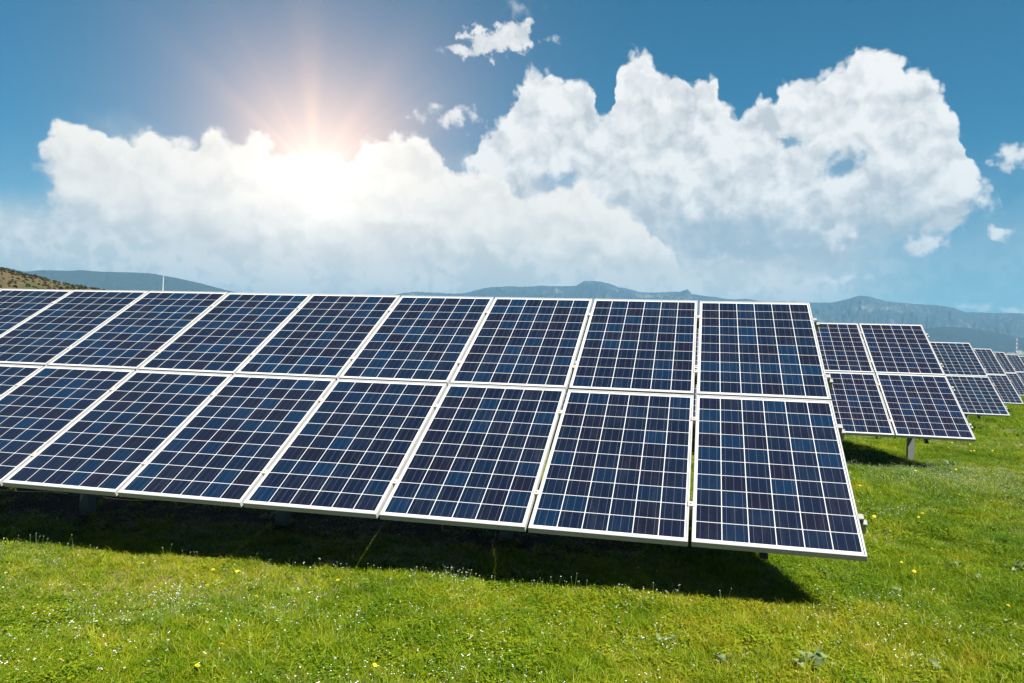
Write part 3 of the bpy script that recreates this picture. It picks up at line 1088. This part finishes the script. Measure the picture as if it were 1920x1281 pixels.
def scatter(name, col, P, rot, scl, idx, label):
    me = bpy.data.meshes.new(name)
    me.vertices.add(len(P))
    me.vertices.foreach_set('co', np.asarray(P, np.float32).ravel())
    a = me.attributes.new('rot', 'FLOAT_VECTOR', 'POINT'); a.data.foreach_set('vector', np.asarray(rot, np.float32).ravel())
    a = me.attributes.new('scl', 'FLOAT_VECTOR', 'POINT'); a.data.foreach_set('vector', np.asarray(scl, np.float32).ravel())
    a = me.attributes.new('idx', 'INT', 'POINT'); a.data.foreach_set('value', np.asarray(idx, np.int32))
    me.update()
    o = link(name, me)
    set_props(o, label, kind='stuff')
    g = bpy.data.node_groups.new(name, 'GeometryNodeTree')
    g.interface.new_socket('Geometry', in_out='INPUT', socket_type='NodeSocketGeometry')
    g.interface.new_socket('Geometry', in_out='OUTPUT', socket_type='NodeSocketGeometry')
    ni = g.nodes.new('NodeGroupInput'); no = g.nodes.new('NodeGroupOutput')
    ci = g.nodes.new('GeometryNodeCollectionInfo'); ci.inputs['Collection'].default_value = col
    ci.inputs['Separate Children'].default_value = True; ci.inputs['Reset Children'].default_value = True
    ip = g.nodes.new('GeometryNodeInstanceOnPoints'); ip.inputs['Pick Instance'].default_value = True

    def named(nm, ty):
        n = g.nodes.new('GeometryNodeInputNamedAttribute'); n.data_type = ty; n.inputs['Name'].default_value = nm
        return n.outputs['Attribute']
    g.links.new(ni.outputs[0], ip.inputs['Points'])
    g.links.new(ci.outputs[0], ip.inputs['Instance'])
    g.links.new(named('idx', 'INT'), ip.inputs['Instance Index'])
    e2r = g.nodes.new('FunctionNodeEulerToRotation')
    g.links.new(named('rot', 'FLOAT_VECTOR'), e2r.inputs[0])
    g.links.new(e2r.outputs[0], ip.inputs['Rotation'])
    g.links.new(named('scl', 'FLOAT_VECTOR'), ip.inputs['Scale'])
    g.links.new(ip.outputs[0], no.inputs[0])
    md = o.modifiers.new('scatter', 'NODES'); md.node_group = g
    return o


def fan(n, r0, r1, a0=-54, a1=30):
    r_ = np.sqrt(rng.uniform(r0*r0, r1*r1, n)); a = np.radians(rng.uniform(a0, a1, n))
    return CAM[0]+r_*np.sin(a), CAM[1]+r_*np.cos(a), r_


KIN = ['short']*5 + ['tall']*4 + ['clover']*3 + ['broad']*2 + ['dry']*2
src = source_collection('tuft', [tuft_mesh(k, 100+i) for i, k in enumerate(KIN)])
XS, YS, SC, ID = [], [], [], []
for n, r0, r1, s0 in ((44000, 2.2, 7.5, 0.80), (50000, 7.5, 16, 1.05), (52000, 16, 45, 1.9), (26000, 45, 120, 4.0)):
    x, y, r_ = fan(n, r0, r1)
    lush = fbm2(x*0.55+40, y*0.55+40, 4, 3.0)
    lush2 = fbm2(x*2.1+11, y*2.1+77, 3, 8.0)
    kindr = rng.random(n)
    w_tall = np.clip((lush-0.42)*4.0, 0.05, 0.75)
    # taller, denser grass along the shaded foot of the first array and to its right
    foot = np.exp(-((y-0.2)/0.9)**2)*(x < 1.2)*(x > -6) + sstep(x, 0.3, 2.0)*sstep(y, 3.0, -2.0)*0.4
    w_tall = np.clip(w_tall+foot*0.5, 0, 0.9)
    w_dry = np.clip((0.52-lush)*2.4+(0.5-lush2)*1.0, 0.02, 0.6)
    w_dry = w_dry*(1-0.65*sstep(x, -1, 1.5))
    w_clov = np.clip((lush2-0.36)*1.3, 0.10, 0.36)
    idx = np.where(kindr < w_tall, 5+rng.integers(0, 4, n), rng.integers(0, 5, n))
    k2 = rng.random(n)
    idx = np.where(k2 < w_clov, 9+rng.integers(0, 3, n), idx)
    k3 = rng.random(n)
    idx = np.where(k3 < w_dry*0.6, 14+rng.integers(0, 2, n), idx)
    k4 = rng.random(n)
    idx = np.where(k4 < 0.035, 12+rng.integers(0, 2, n), idx)
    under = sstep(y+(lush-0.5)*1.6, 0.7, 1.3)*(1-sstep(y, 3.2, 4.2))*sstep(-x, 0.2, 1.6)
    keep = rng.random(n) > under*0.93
    lush = lush[keep]; x = x[keep]; y = y[keep]; idx = idx[keep]; n = len(x)
    XS.append(x); YS.append(y); SC.append(s0*rng.uniform(0.65, 1.3, n)*(0.75+0.5*lush)); ID.append(idx)
x = np.concatenate(XS); y = np.concatenate(YS); s_ = np.concatenate(SC); idx = np.concatenate(ID)
P = np.stack([x, y, gz(x, y)-0.004], -1)
rot = np.stack([rng.normal(0, 0.12, len(x)), rng.normal(0, 0.12, len(x)), rng.uniform(0, 6.283, len(x))], -1)
scl = np.stack([s_, s_, s_*rng.uniform(0.75, 1.15, len(x))], -1)
scatter('grass', src, P, rot, scl, idx, 'short spring grass mixed with clover and dry blades covering the meadow')

fsrc = source_collection('sprig', [flower_tuft(300+i, 7) for i in range(4)] + [flower_tuft(320+i, 5, 0.05, 0.13) for i in range(3)])
x1_, y1_, r1_ = fan(2600, 2.6, 9)
keep = fbm2(x1_*0.9+5, y1_*0.9+9, 3, 12.0) + 0.12*(x1_ < -1) > rng.uniform(0.42, 0.80, len(x1_))
x1_, y1_ = x1_[keep], y1_[keep]
# the dense white patch at the right, beyond the array's corner
cx_, cy_, _ = at_ground(1800, 905)
x2_ = cx_+rng.normal(0, 0.8, 900); y2_ = cy_+rng.normal(0, 0.9, 900)
x3_, y3_, _ = fan(1200, 7, 26, -5, 30)
k3_ = fbm2(x3_*0.5+3, y3_*0.5+1, 3, 6.0) > 0.58
x = np.concatenate([x1_, x2_, x3_[k3_]]); y = np.concatenate([y1_, y2_, y3_[k3_]])
n = len(x)
idx = np.where(rng.random(n) < 0.12, 4+rng.integers(0, 3, n), rng.integers(0, 4, n))
# a fringe of taller sprigs along the edge of the shadow
xf = rng.uniform(-6.5, -0.2, 150); yf = rng.normal(0.12, 0.22, 150)
kf = fbm2(xf*1.3+8, xf*0+2.0, 3, 2.0) > rng.uniform(0.35, 0.85, 150); xf, yf = xf[kf], yf[kf]
x = np.concatenate([x, xf]); y = np.concatenate([y, yf]); idx = np.concatenate([idx, 4+rng.integers(0, 3, len(xf))]); n = len(x)
s_ = rng.uniform(0.8, 1.35, n)
scatter('small_white_flowers', fsrc, np.stack([x, y, gz(x, y)], -1), np.stack([rng.normal(0, .1, n), rng.normal(0, .1, n), rng.uniform(0, 6.28, n)], -1),
        np.stack([s_]*3, -1), idx, 'tiny white meadow flowers sprinkled through the grass')


# dandelions, each its own plant: stem and flower head
def dandelion_meshes(seed):
    r_ = random.Random(seed)
    h = r_.uniform(0.07, 0.12); tx, ty = r_.uniform(-0.02, 0.02), r_.uniform(-0.02, 0.02)
    mb = MB(); mb.tube([(0, 0, 0), (tx*0.4, ty*0.4, h*0.55), (tx, ty, h)], [0.0020, 0.0017, 0.0016], 5, cap=False)
    st = mb.mesh('stem', M['stem'])
    mb = MB()
    tilt = Matrix.Rotation(r_.uniform(-0.5, 0.5), 3, 'X') @ Matrix.Rotation(r_.uniform(-0.5, 0.5), 3, 'Y')
    c = Vector((tx, ty, h))
    for ringi, (rr_, zz, npet) in enumerate(((0.019, 0.001, 18), (0.014, 0.005, 14), (0.008, 0.008, 9))):
        for k in range(npet):
            a = 6.283*k/npet+ringi*0.3; w = 0.17 if ringi == 0 else 0.22
            n0 = len(mb.v)
            pts = [Vector((0, 0, 0)), Vector((math.cos(a-w)*rr_*0.8, math.sin(a-w)*rr_*0.8, zz)), Vector((math.cos(a)*rr_, math.sin(a)*rr_, zz*1.2)), Vector((math.cos(a+w)*rr_*0.8, math.sin(a+w)*rr_*0.8, zz))]
            mb.v += [tuple(c+tilt @ p) for p in pts]
            mb.f.append((n0, n0+1, n0+2, n0+3)); mb.mi.append(0)
    fl = mb.mesh('flower_head', M['petal_y'])
    v, f, tone = [], [], []
    for k in range(r_.randint(4, 7)):
        a = r_.uniform(0, 6.283)
        blade(v, f, tone, (0, 0), r_.uniform(0.05, 0.09), r_.uniform(0.010, 0.016), a+1.57, a, r_.uniform(0.9, 1.6), r_.random(), 4)
    lf = pymesh('leaves', v, f, M['grass_dk'])
    return st, fl, lf


DM = [dandelion_meshes(s) for s in range(6)]
D_LIST = [(113, 1110), (389, 1111), (448, 1094), (634, 1104), (478, 1139), (245, 1210), (414, 1231), (370, 1267), (109, 1270), (400, 1083), (1130, 1098), (701, 1275),
          (1614, 928), (1632, 987), (1644, 992), (1730, 977), (1721, 981), (1748, 1044), (1636, 1055), (1691, 1067), (1719, 1094), (1735, 1098), (1513, 1048), (1484, 1101), (1891, 1154), (1431, 1105),
          (1598, 821), (1679, 845), (1685.5, 876), (1594.6, 865), (1718, 897), (1724, 895), (1795, 892), (1775, 915), (1887, 898), (1755, 841), (1764, 841), (1777, 845), (1787, 839), (1810, 845),
          (1819, 851.6), (1825, 853), (1831, 845), (1837.5, 849), (1844, 847), (1850.5, 853), (1860, 853), (1868, 858), (1876, 853), (1884, 858), (1904, 845), (1914, 840), (1817, 840), (1906, 809), (1874, 803), (1859, 805)]
D_LAB = ['leftmost yellow dandelion on the lawn, near the left edge',
         'dandelion left of a bigger one, halfway up the lawn in front of the panels',
         'largest yellow dandelion in front of the long shadow',
         'lone dandelion beside the edge of the long shadow, below the fourth panel',
         'dandelion below and right of the largest one in the lawn',
         'small faint dandelion in the left part of the lawn',
         'tiny dandelion among white flowers low in the lawn',
         'yellow dandelion near the bottom edge left of centre',
         'dandelion at the bottom left corner of the lawn', "small dandelion just above a bigger one near the shadow's edge", 'bright dandelion standing in the edge of the black shadow at the centre',
         'dandelion at the very bottom edge near the centre',
         'elongated dandelion right beside the panel frame, above the lower end clamp',
         'dandelion touching the right side of the lower end clamp',
         'dandelion next to the white blossoms right of the end clamp',
         'larger dandelion of a pair out in the grass right of the clamp',
         'smaller left dandelion of a pair right of the clamp', "dandelion beside a leafy weed, level with the array's bottom corner", 'dandelion just right of the lowest corner of the foreground array', "dandelion a little right of and below the array's lowest corner", "left dandelion of a pair below the array's corner near a pale weed", 'right and bigger dandelion of a pair near a pale weed',
         'dandelion under the lower frame edge of the rightmost panel', "dandelion in the shadow's tip under the rightmost panel", 'small dandelion low at the right of the lawn, far from others',
         'dandelion in the shadow left of its tip',
         'dandelion just under the lower edge of the second array',
         'dandelion in the sun beneath the second array, left of the post', "dandelion in front of the second array's shadow, left of the post", "dandelion nearest the foreground frame, in the second array's shadow", 'lower left dandelion of a close pair in front of the second array',
         'upper right dandelion of a close pair in front of the second array',
         'dandelion above the patch of dense white flowers',
         'dandelion inside the patch of dense white flowers',
         'dandelion right of the dense white flowers, near the right edge',
         'first dandelion right of the steel post',
         'second dandelion right of the steel post, touching the first',
         'third dandelion right of the steel post',
         'dandelion under the right corner of the second array', "dandelion just right of the second array's lowest corner", 'largest of the dandelions in the cluster right of the second array',
         'dandelion touching the largest one of the cluster',
         'topmost dandelion at the left of the cluster',
         'middle dandelion at the top of the cluster',
         'right dandelion at the top of the cluster',
         'bright dandelion at the middle right of the cluster',
         'small dandelion between the brightest two at the right of the cluster', "low dandelion at the cluster's right side over bare soil", 'dandelion high at the right side of the cluster',
         'rightmost low dandelion of the cluster',
         'dandelion near the right edge above the cluster',
         'rightmost dandelion, at the right edge of the photo',
         'small dandelion above the cluster, alone', "far dandelion near the right edge, level with the third array's shadow", "far dandelion just right of the third array's shadow", "far dandelion at the lower end of the third array's shadow"]
for i, (px, py) in enumerate(D_LIST):
    x, y, z = at_ground(px, py+5000/((py-600)*14))
    st, fl, lf = DM[i % 6]
    r0 = link('dandelion', None, None, (x, y, z))
    r0.rotation_euler = (0, 0, random.uniform(0, 6.28)); r0.scale = (random.uniform(0.55, 0.8) if py > 1000 else random.uniform(0.75, 1.0),)*3
    link('stem', st, r0); link('flower_head', fl, r0); link('leaves', lf, r0)
    if py > 1000 and px < 1200: grp = 'dandelions in front of the foreground array'
    elif py > 920: grp = 'dandelions by the corner of the foreground array'
    else: grp = 'dandelions in the grass at the right'
    lab = D_LAB[i]
    set_props(r0, lab, 'flower', grp)


# broad leaved weeds
def weed_leaf(seed, L, W):
    r_ = random.Random(seed)
    v, f = [], []
    ns = 8
    for k in range(ns+1):
        q = k/ns
        w = W*math.sin(math.pi*min(1, q*0.93+0.05))**0.8*(1+0.22*math.sin(q*23+seed))*(0.35+0.65*min(1, q*2.2))
        z = L*(0.55*q-0.42*q*q)+0.003*math.sin(q*9+seed)
        xo = L*q*0.9
        v += [(xo, -w, z+w*0.35), (xo, 0, z), (xo, w, z+w*0.35)]
    for k in range(ns):
        a = 3*k
        f += [(a, a+1, a+4, a+3), (a+1, a+2, a+5, a+4)]
    return pymesh('leaf', v, f, M['weed'], True)


WL = [weed_leaf(s, 0.075+0.012*s, 0.011+0.0016*s) for s in range(5)]
WEEDS = [((1372, 1246), 1.0, 'grey green broad leaved weed at the bottom, left of a larger one'), ((1528, 1256), 1.35, 'largest grey green weed with ragged leaves at the bottom edge of the meadow'),
         ((1785, 1068), 1.1, 'leafy weed in the grass well right of the foreground array corner'), ((1688, 1118), 0.95, 'pale leafed weed below the lower right corner of the foreground array'),
         ((1905, 1068), 1.0, 'leafy weed at the right edge of the photo'), ((968, 1085), 0.95, 'upright green weed on the edge of the long shadow'),
         ((1065, 1100), 0.85, 'low green weed just right of the upright one on the shadow edge'), ((1785, 876), 1.3, 'broad leaved weed beyond the dense white flowers near the second array'),
         ((1250, 1215), 0.9, 'dark green weed in the lawn left of the two grey green weeds'), ((1900, 1180), 0.9, 'green weed near the lower right corner of the photo'),
         ((1836, 1092), 0.9, 'leafy weed between the corner dandelions and the right edge'), ((1752, 1262), 1.0, 'upright leafed weed at the bottom right of the meadow')]
for i, ((px, py), sc_, lab) in enumerate(WEEDS):
    x, y, z = at_ground(px, py)
    r0 = link('weed_plant', None, None, (x, y, z)); r0.scale = (sc_,)*3
    set_props(r0, lab, 'weed', 'broad leaved weeds in the meadow')
    for k in range(14):
        o = link('leaf', WL[(i+k) % 5], r0, (0, 0, 0.004*k))
        o.location = (random.uniform(-0.05, 0.05), random.uniform(-0.05, 0.05), 0.01)
        o.rotation_euler = (random.uniform(-0.7, 0.7), -random.uniform(-0.25, 0.8), random.uniform(0, 6.28))
        o.scale = (random.uniform(0.45, 1.0), random.uniform(0.7, 1.3), random.uniform(0.5, 1.2))

# ------------------------------------------------------------------ scrub on the left hill
def bush_mesh(seed):
    r_ = random.Random(seed)
    v, f, tone = [], [], []
    for _ in range(160):
        a = r_.uniform(0, 6.283); q = r_.random(); rad = 1.0*(1-q*q*0.8)*r_.uniform(0.6, 1.05)
        c = (rad*math.cos(a)*0.9, rad*math.sin(a)*0.9, 0.1+q*1.1+0.15*math.sin(a*3+seed))
        leaf_disc(v, f, tone, c, r_.uniform(0.10, 0.22), r_.uniform(0, 6.28), r_.uniform(-1, 1.3), r_.random(), 5)
    me = pymesh('bush', v, f, M['scrub'])
    at = me.attributes.new('tone', 'FLOAT', 'POINT'); at.data.foreach_set('value', np.array(tone, np.float32))
    return me


M['scrub'] = mat_leaf('scrub_leaves', (0.034, 0.046, 0.015), (0.062, 0.060, 0.024), (0.090, 0.072, 0.034), 0.2)
bsrc = source_collection('bush', [bush_mesh(s) for s in range(4)])
nB = 5200
ii = rng.integers(0, len(h_az), nB*2); jj = rng.integers(20, 57, nB*2)
ca = h_az[ii]
sel = (ca < -38)
ii, jj, ca = ii[sel][:nB], jj[sel][:nB], ca[sel][:nB]
Rb = h_R[ii, jj]; Zb = h_Z[ii, jj]
jx = rng.uniform(-0.06, 0.06, len(ii))
bx = CAM[0]+Rb*np.sin(np.radians(ca+jx)); by = CAM[1]+Rb*np.cos(np.radians(ca+jx))
bs = rng.uniform(0.4, 1.15, len(ii))**1.5
scatter('scrub', bsrc, np.stack([bx, by, Zb-0.25*bs], -1), np.stack([0*bs, 0*bs, rng.uniform(0, 6.28, len(ii))], -1), np.stack([bs*1.2, bs*1.2, bs], -1), rng.integers(0, 4, len(ii)),
        'low green and brown shrubs dotted over the left hillside')

# ------------------------------------------------------------------ haze
if True:
    HZ = 21500
    mb = MB(); mb.box((-HZ, -HZ, -60), (HZ, HZ, 1300))
    mt = bpy.data.materials.new('pale_air'); mt.use_nodes = True
    nt = mt.node_tree; nt.nodes.clear()
    pv = nt.nodes.new('ShaderNodeVolumePrincipled')
    pv.inputs['Color'].default_value = (0.17, 0.38, 0.56, 1)
    pv.inputs['Density'].default_value = 0.000062
    pv.inputs['Anisotropy'].default_value = 0.1
    ou = nt.nodes.new('ShaderNodeOutputMaterial')
    nt.links.new(pv.outputs[0], ou.inputs['Volume'])
    o = link('haze', mb.mesh('haze', mt))
    set_props(o, 'pale blue haze hanging over the plain', kind='stuff')
